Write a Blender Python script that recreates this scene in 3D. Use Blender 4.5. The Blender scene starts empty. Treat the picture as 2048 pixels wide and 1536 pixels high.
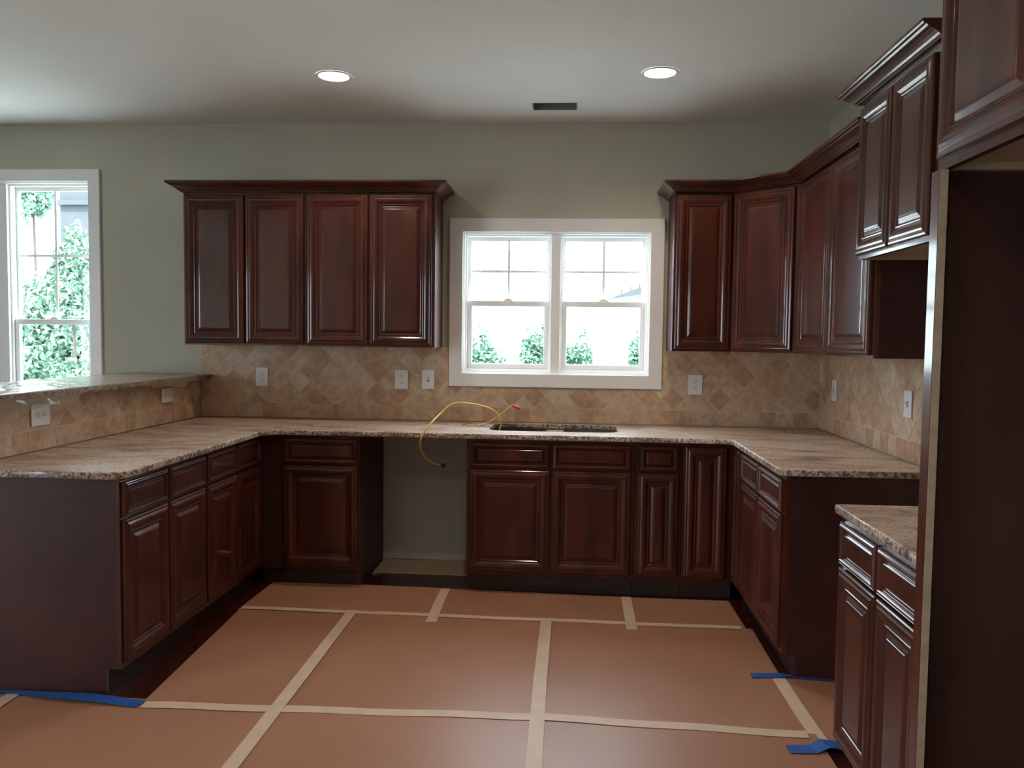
import bpy, bmesh, math, random
from mathutils import Vector, Matrix, noise
random.seed(7)
S = bpy.context.scene
C = bpy.context.scene.collection
PI = math.pi

# ------------------------------------------------------------------ camera
yaw, pit, rol = 0.0691, 0.0566, 0.0126
cam_d = bpy.data.cameras.new('camera'); cam = bpy.data.objects.new('camera', cam_d); C.objects.link(cam)
F = Vector((-math.sin(yaw)*math.cos(pit), math.cos(yaw)*math.cos(pit), -math.sin(pit)))
R0 = Vector((math.cos(yaw), math.sin(yaw), 0)); U0 = R0.cross(F)
RR = R0*math.cos(rol) + U0*math.sin(rol); UU = -R0*math.sin(rol) + U0*math.cos(rol)
M = Matrix((RR, UU, -F)).transposed().to_4x4(); M.translation = Vector((0, -5.1785, 1.4464))
cam.matrix_world = M
cam_d.sensor_width = 36.0; cam_d.lens = 1646.3*36/2048
cam_d.clip_start = 0.05; cam_d.clip_end = 200
S.camera = cam

# ------------------------------------------------------------------ world, exposure
S.view_settings.view_transform = 'Standard'; S.view_settings.look = 'None'
S.view_settings.gamma = 1.0; S.view_settings.use_curve_mapping = False
S.view_settings.exposure = 0.0
W = bpy.data.worlds.new('overcast_sky'); S.world = W; W.use_nodes = True
wn = W.node_tree.nodes; wl = W.node_tree.links
bg = wn['Background']; bg.inputs['Color'].default_value = (0.78, 0.89, 1.0, 1); bg.inputs['Strength'].default_value = 16.0
S.cycles.max_bounces = 12; S.cycles.diffuse_bounces = 6; S.cycles.glossy_bounces = 4
S.cycles.transparent_max_bounces = 12; S.cycles.sample_clamp_indirect = 20.0
S.cycles.caustics_reflective = False; S.cycles.caustics_refractive = False
SUN = bpy.data.lights.new('sun', 'SUN'); SUN.energy = 24.0; SUN.angle = 0.05; SUN.color = (1.0, 0.96, 0.9)
sun = bpy.data.objects.new('sun', SUN); C.objects.link(sun); sun.rotation_euler = (math.radians(38), 0, math.radians(-12))
CAN_POWER = 5.2
CAN_COL = (1.0, 0.78, 0.60)

# ------------------------------------------------------------------ materials
def mat(name, col, rough=0.5, col2=None, scale=8.0, stretch=(1,1,1), bump=0.0, bscale=60.0, metal=0.0,
        coat=0.0, ramp=(0.35, 0.65), detail=4.0, rnd=0.0, spec=0.5, emit=None, estr=0.0, alpha=None):
    m = bpy.data.materials.new(name); m.use_nodes = True
    n = m.node_tree.nodes; l = m.node_tree.links; b = n['Principled BSDF']
    b.inputs['Base Color'].default_value = (*col, 1); b.inputs['Roughness'].default_value = rough
    b.inputs['Metallic'].default_value = metal; b.inputs['Coat Weight'].default_value = coat
    b.inputs['Specular IOR Level'].default_value = spec
    tc = n.new('ShaderNodeTexCoord'); mp = n.new('ShaderNodeMapping'); l.new(tc.outputs['Object'], mp.inputs[0])
    mp.inputs['Scale'].default_value = stretch
    if col2:
        t = n.new('ShaderNodeTexNoise'); t.inputs['Scale'].default_value = scale; t.inputs['Detail'].default_value = detail
        l.new(mp.outputs[0], t.inputs['Vector'])
        r = n.new('ShaderNodeValToRGB'); r.color_ramp.elements[0].position = ramp[0]; r.color_ramp.elements[1].position = ramp[1]
        r.color_ramp.elements[0].color = (*col, 1); r.color_ramp.elements[1].color = (*col2, 1)
        l.new(t.outputs['Fac'], r.inputs[0]); out = r.outputs[0]
        if rnd:
            oi = n.new('ShaderNodeObjectInfo'); hs = n.new('ShaderNodeHueSaturation')
            mr = n.new('ShaderNodeMapRange'); mr.inputs['To Min'].default_value = 1-rnd; mr.inputs['To Max'].default_value = 1+rnd
            l.new(oi.outputs['Random'], mr.inputs['Value']); l.new(mr.outputs[0], hs.inputs['Value'])
            ad = n.new('ShaderNodeVectorMath'); ad.operation = 'ADD'
            cx = n.new('ShaderNodeCombineXYZ'); ml = n.new('ShaderNodeMath'); ml.operation = 'MULTIPLY'; ml.inputs[1].default_value = 37.0
            l.new(oi.outputs['Random'], ml.inputs[0])
            for i in range(3): l.new(ml.outputs[0], cx.inputs[i])
            l.new(mp.outputs[0], ad.inputs[0]); l.new(cx.outputs[0], ad.inputs[1]); l.new(ad.outputs[0], t.inputs['Vector'])
            l.new(out, hs.inputs['Color']); out = hs.outputs[0]
        l.new(out, b.inputs['Base Color'])
    if bump:
        t2 = n.new('ShaderNodeTexNoise'); t2.inputs['Scale'].default_value = bscale; t2.inputs['Detail'].default_value = 3
        l.new(mp.outputs[0], t2.inputs['Vector'])
        bp = n.new('ShaderNodeBump'); bp.inputs['Strength'].default_value = bump; bp.inputs['Distance'].default_value = 0.01
        l.new(t2.outputs['Fac'], bp.inputs['Height']); l.new(bp.outputs[0], b.inputs['Normal'])
    if emit:
        b.inputs['Emission Color'].default_value = (*emit, 1); b.inputs['Emission Strength'].default_value = estr
    return m

M_wall = mat('greige_wall_paint', (0.46, 0.44, 0.36), 0.75, (0.49, 0.47, 0.385), 2.0, bump=0.05, bscale=180)
M_wallraw = mat('unpainted_drywall', (0.52, 0.535, 0.53), 0.85, (0.57, 0.58, 0.57), 3.0)
M_ceil = mat('ceiling_paint', (0.80, 0.79, 0.76), 0.85, (0.83, 0.82, 0.79), 2.0, bump=0.04, bscale=200)
M_trim = mat('white_trim_paint', (0.78, 0.78, 0.78), 0.35, (0.82, 0.82, 0.81), 3.0)
M_vinyl = mat('white_vinyl', (0.88, 0.89, 0.89), 0.3, (0.90, 0.91, 0.91), 3.0)
M_wood = mat('cherry_stained_wood', (0.034, 0.0078, 0.0044), 0.45, (0.092, 0.0208, 0.0098), 3.2, stretch=(3.0, 3.0, 0.8), ramp=(0.3, 0.75),
             bump=0.03, bscale=25, detail=6, rnd=0.12, spec=0.18, coat=0.55)
M_wood.node_tree.nodes['Principled BSDF'].inputs['Coat Roughness'].default_value = 0.11
M_woodflat = mat('dark_cherry_side_veneer', (0.034, 0.012, 0.011), 0.42, (0.066, 0.024, 0.020), 3.5, stretch=(1, 1, 0.7), ramp=(0.3, 0.75), detail=6, spec=0.22)
M_kick = mat('toe_kick_dark_wood', (0.030, 0.014, 0.011), 0.5, (0.045, 0.020, 0.015), 4)
M_rawwood = mat('unfinished_maple', (0.37, 0.29, 0.21), 0.6, (0.44, 0.35, 0.26), 5, stretch=(1, 1, 5))
M_granite = None
def granite(name, dark):
    m = bpy.data.materials.new(name); m.use_nodes = True
    n = m.node_tree.nodes; l = m.node_tree.links; b = n['Principled BSDF']
    tc = n.new('ShaderNodeTexCoord')
    mp = n.new('ShaderNodeMapping'); mp.inputs['Scale'].default_value = (1.0, 2.4, 1.0); l.new(tc.outputs['Object'], mp.inputs[0])
    a = n.new('ShaderNodeTexNoise'); a.inputs['Scale'].default_value = 3.0; a.inputs['Detail'].default_value = 8; a.inputs['Distortion'].default_value = 1.2
    l.new(mp.outputs[0], a.inputs['Vector'])
    r = n.new('ShaderNodeValToRGB'); e = r.color_ramp.elements
    e[0].position = 0.30; e[0].color = (0.20, 0.145, 0.13, 1); e[1].position = 0.72; e[1].color = (0.50, 0.47, 0.43, 1)
    for p, c in ((0.41, (0.38, 0.27, 0.21)), (0.52, (0.50, 0.38, 0.30)), (0.6, (0.52, 0.42, 0.34))):
        x = e.new(p); x.color = (*c, 1)
    l.new(a.outputs['Fac'], r.inputs[0])
    v = n.new('ShaderNodeTexNoise'); v.inputs['Scale'].default_value = 75.0; v.inputs['Detail'].default_value = 5
    l.new(tc.outputs['Object'], v.inputs['Vector'])
    r2 = n.new('ShaderNodeValToRGB'); r2.color_ramp.elements[0].position = dark; r2.color_ramp.elements[1].position = dark+0.1
    r2.color_ramp.elements[0].color = (0.10, 0.10, 0.11, 1); r2.color_ramp.elements[1].color = (1, 1, 1, 1)
    l.new(v.outputs['Fac'], r2.inputs[0])
    mx = n.new('ShaderNodeMix'); mx.data_type = 'RGBA'; mx.blend_type = 'MULTIPLY'; mx.inputs['Factor'].default_value = 0.85
    l.new(r.outputs[0], mx.inputs[6]); l.new(r2.outputs[0], mx.inputs[7]); l.new(mx.outputs[2], b.inputs['Base Color'])
    b.inputs['Roughness'].default_value = 0.56; b.inputs['Coat Weight'].default_value = 0.3; b.inputs['Coat Roughness'].default_value = 0.12
    return m
M_granite = granite('polished_granite', 0.34)
M_granite_edge = granite('granite_edge', 0.44)
for nd in M_granite_edge.node_tree.nodes:
    if nd.type == 'BSDF_PRINCIPLED': nd.inputs['Roughness'].default_value = 0.45

def tile_mat():
    m = bpy.data.materials.new('travertine_tile'); m.use_nodes = True
    n = m.node_tree.nodes; l = m.node_tree.links; b = n['Principled BSDF']
    oi = n.new('ShaderNodeObjectInfo'); r = n.new('ShaderNodeValToRGB'); e = r.color_ramp.elements
    e[0].position = 0; e[0].color = (0.42, 0.26, 0.17, 1); e[1].position = 1; e[1].color = (0.56, 0.46, 0.34, 1)
    for p, c in ((0.2, (0.49, 0.33, 0.22)), (0.45, (0.53, 0.375, 0.25)), (0.7, (0.55, 0.395, 0.29))):
        x = e.new(p); x.color = (*c, 1)
    l.new(oi.outputs['Random'], r.inputs[0])
    tc = n.new('ShaderNodeTexCoord'); t = n.new('ShaderNodeTexNoise'); t.inputs['Scale'].default_value = 22; t.inputs['Detail'].default_value = 6
    cx = n.new('ShaderNodeCombineXYZ'); ml = n.new('ShaderNodeMath'); ml.operation = 'MULTIPLY'; ml.inputs[1].default_value = 91.0
    l.new(oi.outputs['Random'], ml.inputs[0])
    for i in range(3): l.new(ml.outputs[0], cx.inputs[i])
    ad = n.new('ShaderNodeVectorMath'); ad.operation = 'ADD'; l.new(tc.outputs['Object'], ad.inputs[0]); l.new(cx.outputs[0], ad.inputs[1])
    l.new(ad.outputs[0], t.inputs['Vector'])
    r2 = n.new('ShaderNodeValToRGB'); r2.color_ramp.elements[0].position = 0.3; r2.color_ramp.elements[1].position = 0.7
    r2.color_ramp.elements[0].color = (0.72, 0.70, 0.68, 1); r2.color_ramp.elements[1].color = (1.12, 1.1, 1.08, 1)
    l.new(t.outputs['Fac'], r2.inputs[0])
    mx = n.new('ShaderNodeMix'); mx.data_type = 'RGBA'; mx.blend_type = 'MULTIPLY'; mx.inputs['Factor'].default_value = 1
    l.new(r.outputs[0], mx.inputs[6]); l.new(r2.outputs[0], mx.inputs[7]); l.new(mx.outputs[2], b.inputs['Base Color'])
    b.inputs['Roughness'].default_value = 0.5
    return m
M_tile = tile_mat()
M_grout = mat('sand_grout', (0.60, 0.48, 0.31), 0.9, (0.65, 0.53, 0.36), 40)
M_floor = mat('red_hardwood', (0.026, 0.006, 0.004), 0.25, (0.055, 0.012, 0.007), 3, stretch=(0.6, 12, 1))
M_paper = mat('red_rosin_paper', (0.335, 0.165, 0.100), 0.42, (0.375, 0.190, 0.120), 1.5, bump=0.04, bscale=8, rnd=0.04, spec=0.5)
M_tape = mat('masking_tape', (0.56, 0.42, 0.32), 0.5, (0.62, 0.47, 0.36), 14)
M_blue = mat('blue_painters_tape', (0.012, 0.075, 0.30), 0.55, (0.016, 0.095, 0.36), 10)
M_plate = mat('white_plastic_plate', (0.72, 0.72, 0.72), 0.35, (0.75, 0.75, 0.75), 5)
M_slot = mat('outlet_slot_dark', (0.05, 0.05, 0.05), 0.6, (0.07, 0.07, 0.07), 5)
M_yel = mat('yellow_cable_sheath', (0.62, 0.47, 0.10), 0.45, (0.68, 0.53, 0.14), 10)
M_red = mat('red_wire_nut', (0.65, 0.02, 0.04), 0.4, (0.72, 0.03, 0.05), 10)
M_greywire = mat('grey_wire', (0.12, 0.12, 0.10), 0.5, (0.16, 0.16, 0.13), 10)
M_black = mat('black_rubber', (0.02, 0.02, 0.02), 0.5, (0.03, 0.03, 0.03), 10)
M_vent = mat('grey_duct_metal', (0.20, 0.20, 0.20), 0.6, (0.26, 0.26, 0.26), 20)
M_lamp = mat('lamp_lens', (1, 1, 1), 0.5, emit=(1.0, 0.92, 0.84), estr=14.0)
M_ply = mat('subfloor_plywood', (0.42, 0.33, 0.22), 0.8, (0.50, 0.40, 0.28), 9, stretch=(1, 5, 1))
M_leafs = [mat('shrub_leaves', (0.03, 0.085, 0.05), 0.6, (0.07, 0.15, 0.09), 2.5),
           mat('tree_leaves', (0.06, 0.13, 0.085), 0.6, (0.13, 0.22, 0.155), 1.5)]
M_bark = mat('tree_bark', (0.03, 0.028, 0.024), 0.9, (0.05, 0.045, 0.04), 8, stretch=(4, 4, 1))
M_lawn = mat('pale_lawn', (0.44, 0.455, 0.43), 0.9, (0.50, 0.515, 0.49), 1.2)
M_siding = mat('grey_siding', (0.017, 0.022, 0.028), 0.7, (0.021, 0.027, 0.034), 4)
M_white = mat('white_exterior_paint', (0.85, 0.86, 0.88), 0.6, (0.88, 0.89, 0.9), 4)
def glass_mat():
    m = bpy.data.materials.new('window_glass'); m.use_nodes = True
    n = m.node_tree.nodes; l = m.node_tree.links; n.remove(n['Principled BSDF'])
    tr = n.new('ShaderNodeBsdfTransparent'); tr.inputs[0].default_value = (0.95, 0.98, 0.97, 1)
    g = n.new('ShaderNodeBsdfGlossy'); g.inputs['Roughness'].default_value = 0.02
    fr = n.new('ShaderNodeFresnel'); fr.inputs[0].default_value = 1.45
    mx = n.new('ShaderNodeMixShader'); ge = n.new('ShaderNodeNewGeometry'); iv = n.new('ShaderNodeMath'); iv.operation = 'SUBTRACT'; iv.inputs[0].default_value = 1.0; l.new(ge.outputs['Backfacing'], iv.inputs[1])
    mf = n.new('ShaderNodeMath'); mf.operation = 'MULTIPLY'; l.new(fr.outputs[0], mf.inputs[0]); l.new(iv.outputs[0], mf.inputs[1])
    l.new(mf.outputs[0], mx.inputs[0]); l.new(tr.outputs[0], mx.inputs[1]); l.new(g.outputs[0], mx.inputs[2])
    l.new(mx.outputs[0], n['Material Output'].inputs[0]); return m
M_glass = glass_mat()
def film_mat():
    m = bpy.data.materials.new('clear_plastic_film'); m.use_nodes = True
    n = m.node_tree.nodes; l = m.node_tree.links; b = n['Principled BSDF']
    b.inputs['Base Color'].default_value = (0.40, 0.36, 0.31, 1); b.inputs['Roughness'].default_value = 0.10
    b.inputs['Coat Weight'].default_value = 0.6; b.inputs['Coat Roughness'].default_value = 0.05
    tc = n.new('ShaderNodeTexCoord'); t = n.new('ShaderNodeTexNoise'); t.inputs['Scale'].default_value = 9; t.inputs['Detail'].default_value = 3; t.inputs['Distortion'].default_value = 1.0
    mp = n.new('ShaderNodeMapping'); mp.inputs['Scale'].default_value = (1.0, 0.5, 1); l.new(tc.outputs['Object'], mp.inputs[0]); l.new(mp.outputs[0], t.inputs['Vector'])
    bp = n.new('ShaderNodeBump'); bp.inputs['Strength'].default_value = 1.0; bp.inputs['Distance'].default_value = 0.02
    l.new(t.outputs['Fac'], bp.inputs['Height']); l.new(bp.outputs[0], b.inputs['Normal'])
    tr = n.new('ShaderNodeBsdfTransparent'); tr.inputs[0].default_value = (0.95, 0.93, 0.9, 1)
    mx = n.new('ShaderNodeMixShader'); mx.inputs[0].default_value = 0.36
    l.new(tr.outputs[0], mx.inputs[1]); l.new(b.outputs[0], mx.inputs[2]); l.new(mx.outputs[0], n['Material Output'].inputs[0]); return m
M_film = film_mat()

# ------------------------------------------------------------------ mesh helpers
class MB:
    def __init__(s): s.v = []; s.f = []
    def add(s, vs, fs):
        o = len(s.v); s.v += [tuple(v) for v in vs]; s.f += [tuple(i+o for i in f) for f in fs]; return s
    def box(s, x0, x1, y0, y1, z0, z1):
        x0, x1 = min(x0, x1), max(x0, x1); y0, y1 = min(y0, y1), max(y0, y1); z0, z1 = min(z0, z1), max(z0, z1)
        return s.add([(x, y, z) for x in (x0, x1) for y in (y0, y1) for z in (z0, z1)],
                     [(0, 1, 3, 2), (4, 6, 7, 5), (0, 4, 5, 1), (2, 3, 7, 6), (0, 2, 6, 4), (1, 5, 7, 3)])
    def prism(s, poly, fn, h0, h1):
        n = len(poly)
        vs = [fn(p[0], p[1], h0) for p in poly] + [fn(p[0], p[1], h1) for p in poly]
        fs = [tuple(range(n-1, -1, -1)), tuple(range(n, 2*n))] + [(i, (i+1) % n, n+(i+1) % n, n+i) for i in range(n)]
        return s.add(vs, fs)
    def tube(s, pts, r, seg=8):
        rings = []
        for i, p in enumerate(pts):
            p = Vector(p); a = Vector(pts[max(i-1, 0)]); b = Vector(pts[min(i+1, len(pts)-1)])
            t = (b-a).normalized(); u = t.cross(Vector((0.13, 0.2, 1))).normalized(); w = t.cross(u)
            rr = r[i] if isinstance(r, (list, tuple)) else r
            rings.append([p+(u*math.cos(2*PI*k/seg)+w*math.sin(2*PI*k/seg))*rr for k in range(seg)])
        vs = [v for g in rings for v in g]; fs = []
        for i in range(len(pts)-1):
            for k in range(seg): fs.append((i*seg+k, i*seg+(k+1) % seg, (i+1)*seg+(k+1) % seg, (i+1)*seg+k))
        fs.append(tuple(range(seg))); fs.append(tuple(range(len(vs)-seg, len(vs)))[::-1])
        return s.add(vs, fs)
    def mesh(s, name, m, smooth=False, fix=True):
        me = bpy.data.meshes.new(name); me.from_pydata(s.v, [], s.f); me.materials.append(m)
        if fix:
            bm = bmesh.new(); bm.from_mesh(me); bmesh.ops.recalc_face_normals(bm, faces=bm.faces); bm.to_mesh(me); bm.free()
        if smooth:
            for p in me.polygons: p.use_smooth = True
        me.update(); return me

def link(name, me, parent=None, bevel=0.0):
    o = bpy.data.objects.new(name, me); C.objects.link(o)
    if parent: o.parent = parent
    if bevel:
        b = o.modifiers.new('bevel', 'BEVEL'); b.width = bevel; b.segments = 2; b.limit_method = 'ANGLE'
    return o
def part(name, mb, m, parent=None, bevel=0.0, smooth=False, fix=True):
    return link(name, mb.mesh(name, m, smooth, fix), parent, bevel)
def tag(o, label, cat, group=None):
    o['label'] = label; o['category'] = cat
    if group: o['group'] = group
    return o
def empty(name, loc, rz=0.0, label=None, cat=None, group=None):
    o = bpy.data.objects.new(name, None); C.objects.link(o); o.location = loc; o.rotation_euler = (0, 0, rz); o.empty_display_size = 0.1
    if label: tag(o, label, cat, group)
    return o
def struct(o): o['kind'] = 'structure'; return o

def plate(mb, a0, a1, b0, b1, holes, fn, h0, h1):
    """slab in (a,b) with rectangular holes, extruded h0..h1; fn(a,b,h)->xyz"""
    As = sorted({a0, a1} | {h[0] for h in holes} | {h[1] for h in holes}); Bs = sorted({b0, b1} | {h[2] for h in holes} | {h[3] for h in holes})
    nA, nB = len(As), len(Bs); idx = {}
    def vid(i, j, k):
        if (i, j, k) not in idx:
            idx[(i, j, k)] = len(mb.v); mb.v.append(tuple(fn(As[i], Bs[j], (h0, h1)[k])))
        return idx[(i, j, k)]
    def solid(i, j):
        if i < 0 or j < 0 or i >= nA-1 or j >= nB-1: return False
        ca, cb = (As[i]+As[i+1])/2, (Bs[j]+Bs[j+1])/2
        return not any(h[0] < ca < h[1] and h[2] < cb < h[3] for h in holes)
    for i in range(nA-1):
        for j in range(nB-1):
            if not solid(i, j): continue
            q = [(i, j), (i+1, j), (i+1, j+1), (i, j+1)]
            mb.f.append(tuple(vid(a, b, 0) for a, b in q)); mb.f.append(tuple(vid(a, b, 1) for a, b in reversed(q)))
            for (di, dj), (p, r) in (((0, -1), (q[0], q[1])), ((1, 0), (q[1], q[2])), ((0, 1), (q[2], q[3])), ((-1, 0), (q[3], q[0]))):
                if not solid(i+di, j+dj):
                    mb.f.append((vid(*p, 0), vid(*p, 1), vid(*r, 1), vid(*r, 0)))
    return mb
XZ = lambda a, b, h: (a, h, b)
YZ = lambda a, b, h: (h, a, b)
XY = lambda a, b, h: (a, b, h)
def ring_box(mb, x0, x1, z0, z1, wl_, wr, wb, wt, y0, y1):
    return plate(mb, x0, x1, z0, z1, [(x0+wl_, x1-wr, z0+wb, z1-wt)], XZ, y0, y1)

# ------------------------------------------------------------------ room shell
CEIL = 2.778; XR = 1.5446; XL = -6.3; YB = -8.2
W1 = (-0.679, 0.494, 1.214, 2.106)          # sink window opening
W2 = (-4.34, -3.108, 0.60, 2.42)            # dining window opening
wall_back = struct(part('wall_back', plate(MB(), XL-0.15, XR+0.15, -0.02, CEIL, [W1, W2], XZ, 0.0, 0.15), M_wall))
LW = [(-7.5, -4.9, 0.3, 2.35)]
struct(part('wall_left', plate(MB(), YB, 0.0, -0.02, CEIL, LW, YZ, XL-0.15, XL), M_wall))
wall_right = struct(part('wall_right', MB().box(XR, XR+0.15, YB, 0.0, -0.02, CEIL), M_wall))
RW = []
struct(part('wall_rear', plate(MB(), XL-0.15, XR+0.15, -0.02, CEIL, RW, XZ, YB-0.15, YB), M_wall))
VENT = (-0.236, 0.022, -0.42, -0.268)
struct(part('ceiling', plate(MB(), XL-0.15, XR+0.15, YB-0.15, 0.15, [VENT, ] + [(cx-0.07, cx+0.07, cy-0.07, cy+0.07) for cx, cy in ()], XY, CEIL, CEIL+0.12), M_ceil))
struct(part('floor', MB().box(XL-0.15, XR+0.15, YB-0.15, 0.15, -0.08, 0.0), M_floor))
# bare drywall behind the dishwasher opening, a hair proud of the painted wall
dw = part('drywall_panel', MB().box(-1.174, -0.568, -0.004, 0.0, 0.014, 0.876), M_wallraw, wall_back)

# ------------------------------------------------------------------ windows
def window(name, op, n_units, casing, mull, label_top):
    x0, x1, z0, z1 = op
    mb = MB(); c = casing
    ring_box(mb, x0-c, x1+c, z0-c, z1+c, c+0.003, c+0.003, c+0.003, c+0.003, -0.021, 0.0)
    root = struct(part(name, mb, M_trim, None, 0.002))
    part('inner_bead', ring_box(MB(), x0-0.002, x1+0.002, z0-0.002, z1+0.002, 0.010, 0.010, 0.010, 0.010, -0.010, 0.004), M_vinyl, root, 0.0015)
    part('jamb', ring_box(MB(), x0, x1, z0, z1, 0.014, 0.014, 0.014, 0.014, 0.002, 0.14), M_vinyl, root)
    w = (x1-x0-0.028-mull*(n_units-1))/n_units
    for k in range(n_units):
        a0 = x0+0.014+k*(w+mull); a1 = a0+w; b0 = z0+0.014; b1 = z1-0.014
        if k < n_units-1: part('mullion', MB().box(a1, a1+mull, 0.012, 0.13, b0, b1), M_vinyl, root, 0.003)
        part('window_frame', ring_box(MB(), a0, a1, b0, b1, 0.012, 0.012, 0.018, 0.012, 0.035, 0.125), M_vinyl, root, 0.002)
        zm = (b0+b1)/2+ (0.0)
        s0, s1 = a0+0.012, a1-0.012
        up = part('upper_sash', ring_box(MB(), s0, s1, zm-0.015, b1-0.012, 0.020, 0.020, 0.030, 0.024, 0.085, 0.112), M_vinyl, root, 0.003)
        g0, g1, h0, h1 = s0+0.020, s1-0.020, zm+0.015, b1-0.036
        part('glass_pane', MB().box(g0, g1, 0.097, 0.100, h0, h1), M_glass, up)
        part('muntin', MB().box((g0+g1)/2-0.008, (g0+g1)/2+0.008, 0.092, 0.0965, h0, h1), M_vinyl, up)
        zc = (h0+h1)/2
        part('muntin', MB().box(g0, (g0+g1)/2-0.008, 0.092, 0.0965, zc-0.008, zc+0.008).box((g0+g1)/2+0.008, g1, 0.092, 0.0965, zc-0.008, zc+0.008), M_vinyl, up)
        lo = part('lower_sash', ring_box(MB(), s0, s1, b0+0.018, zm+0.018, 0.030, 0.030, 0.032, 0.036, 0.052, 0.080), M_vinyl, root, 0.004)
        part('glass_pane', MB().box(s0+0.030, s1-0.030, 0.064, 0.067, b0+0.050, zm-0.018), M_glass, lo)
        lk = MB(); xc = (g0+g1)/2
        lk.prism([(xc-0.030, 0), (xc+0.030, 0), (xc+0.024, 0.008), (xc+0.010, 0.014), (xc-0.010, 0.014), (xc-0.024, 0.008)], lambda a, b, h: (a, h, zm+0.0185+b), 0.056, 0.078)
        part('sash_lock', lk, M_vinyl, lo)
    return root
window('window_1', W1, 2, 0.080, 0.060, '')
window('window_2', W2, 2, 0.072, 0.080, '')
# unseen window openings, added and sized to brighten the room: plain frames
k = 3
for a0, a1, b0, b1 in LW:
    r = struct(part('window_%d' % k, plate(MB(), a0-0.08, a1+0.08, b0-0.08, b1+0.08, [(a0, a1, b0, b1)], YZ, XL, XL+0.02), M_trim))
    part('window_frame', plate(MB(), a0, a1, b0, b1, [(a0+0.06, (a0+a1)/2-0.04, b0+0.06, b1-0.06), ((a0+a1)/2+0.04, a1-0.06, b0+0.06, b1-0.06)], YZ, XL-0.1, XL-0.04), M_vinyl, r); k += 1
for a0, a1, b0, b1 in RW:
    r = struct(part('window_%d' % k, plate(MB(), a0-0.08, a1+0.08, b0-0.08, b1+0.08, [(a0, a1, b0, b1)], XZ, YB, YB+0.02), M_trim))
    part('window_frame', plate(MB(), a0, a1, b0, b1, [(a0+0.06, (a0+a1)/2-0.04, b0+0.06, b1-0.06), ((a0+a1)/2+0.04, a1-0.06, b0+0.06, b1-0.06)], XZ, YB-0.1, YB-0.04), M_vinyl, r)
def portal(loc, rot, sx, sy):
    l = bpy.data.lights.new('daylight_portal', 'AREA'); l.shape = 'RECTANGLE'; l.size = sx; l.size_y = sy; l.cycles.is_portal = True
    o = bpy.data.objects.new('daylight_portal', l); C.objects.link(o); o.location = loc; o.rotation_euler = rot
for (x0, x1, z0, z1) in (W1, W2): portal(((x0+x1)/2, 0.16, (z0+z1)/2), (-PI/2, 0, 0), x1-x0, z1-z0)
for a0, a1, b0, b1 in LW: portal((XL-0.16, (a0+a1)/2, (b0+b1)/2), (0, -PI/2, 0), b1-b0, a1-a0)
for a0, a1, b0, b1 in RW: portal(((a0+a1)/2, YB-0.16, (b0+b1)/2), (PI/2, 0, 0), a1-a0, b1-b0)

# ------------------------------------------------------------------ knee wall
XT = -2.389
knee = struct(part('wall_knee', MB().box(XT-0.13, XT, -2.16, 0.0, -0.0, 1.152), M_wall))

# ------------------------------------------------------------------ tiles
def clip(poly, a, b, c):      # keep a*x+b*y<=c
    out = []
    for i, p in enumerate(poly):
        q = poly[(i+1) % len(poly)]; dp = a*p[0]+b*p[1]-c; dq = a*q[0]+b*q[1]-c
        if dp <= 0: out.append(p)
        if dp*dq < 0:
            t = dp/(dp-dq); out.append((p[0]+(q[0]-p[0])*t, p[1]+(q[1]-p[1])*t))
    return out
def area(p): return abs(sum(p[i][0]*p[(i+1) % len(p)][1]-p[(i+1) % len(p)][0]*p[i][1] for i in range(len(p))))/2
def tile_mesh(poly, cx, cy, fn, h=0.0015, bv=0.0009):
    mb = MB(); n = len(poly); c = (sum(p[0] for p in poly)/n, sum(p[1] for p in poly)/n)
    def inset(p):
        dx, dy = c[0]-p[0], c[1]-p[1]; L = math.hypot(dx, dy) or 1; return (p[0]+dx/L*bv*1.4, p[1]+dy/L*bv*1.4)
    A = [fn(p[0]-cx, p[1]-cy, 0.0) for p in poly]; B = [fn(p[0]-cx, p[1]-cy, h-bv) for p in poly]
    D = [fn(inset(p)[0]-cx, inset(p)[1]-cy, h) for p in poly]
    fs = []
    for i in range(n):
        j = (i+1) % n; fs += [(i, j, n+j, n+i), (n+i, n+j, 2*n+j, 2*n+i)]
    fs.append(tuple(range(2*n, 3*n)))
    return mb.add(A+B+D, fs).mesh('tile', M_tile)
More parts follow.
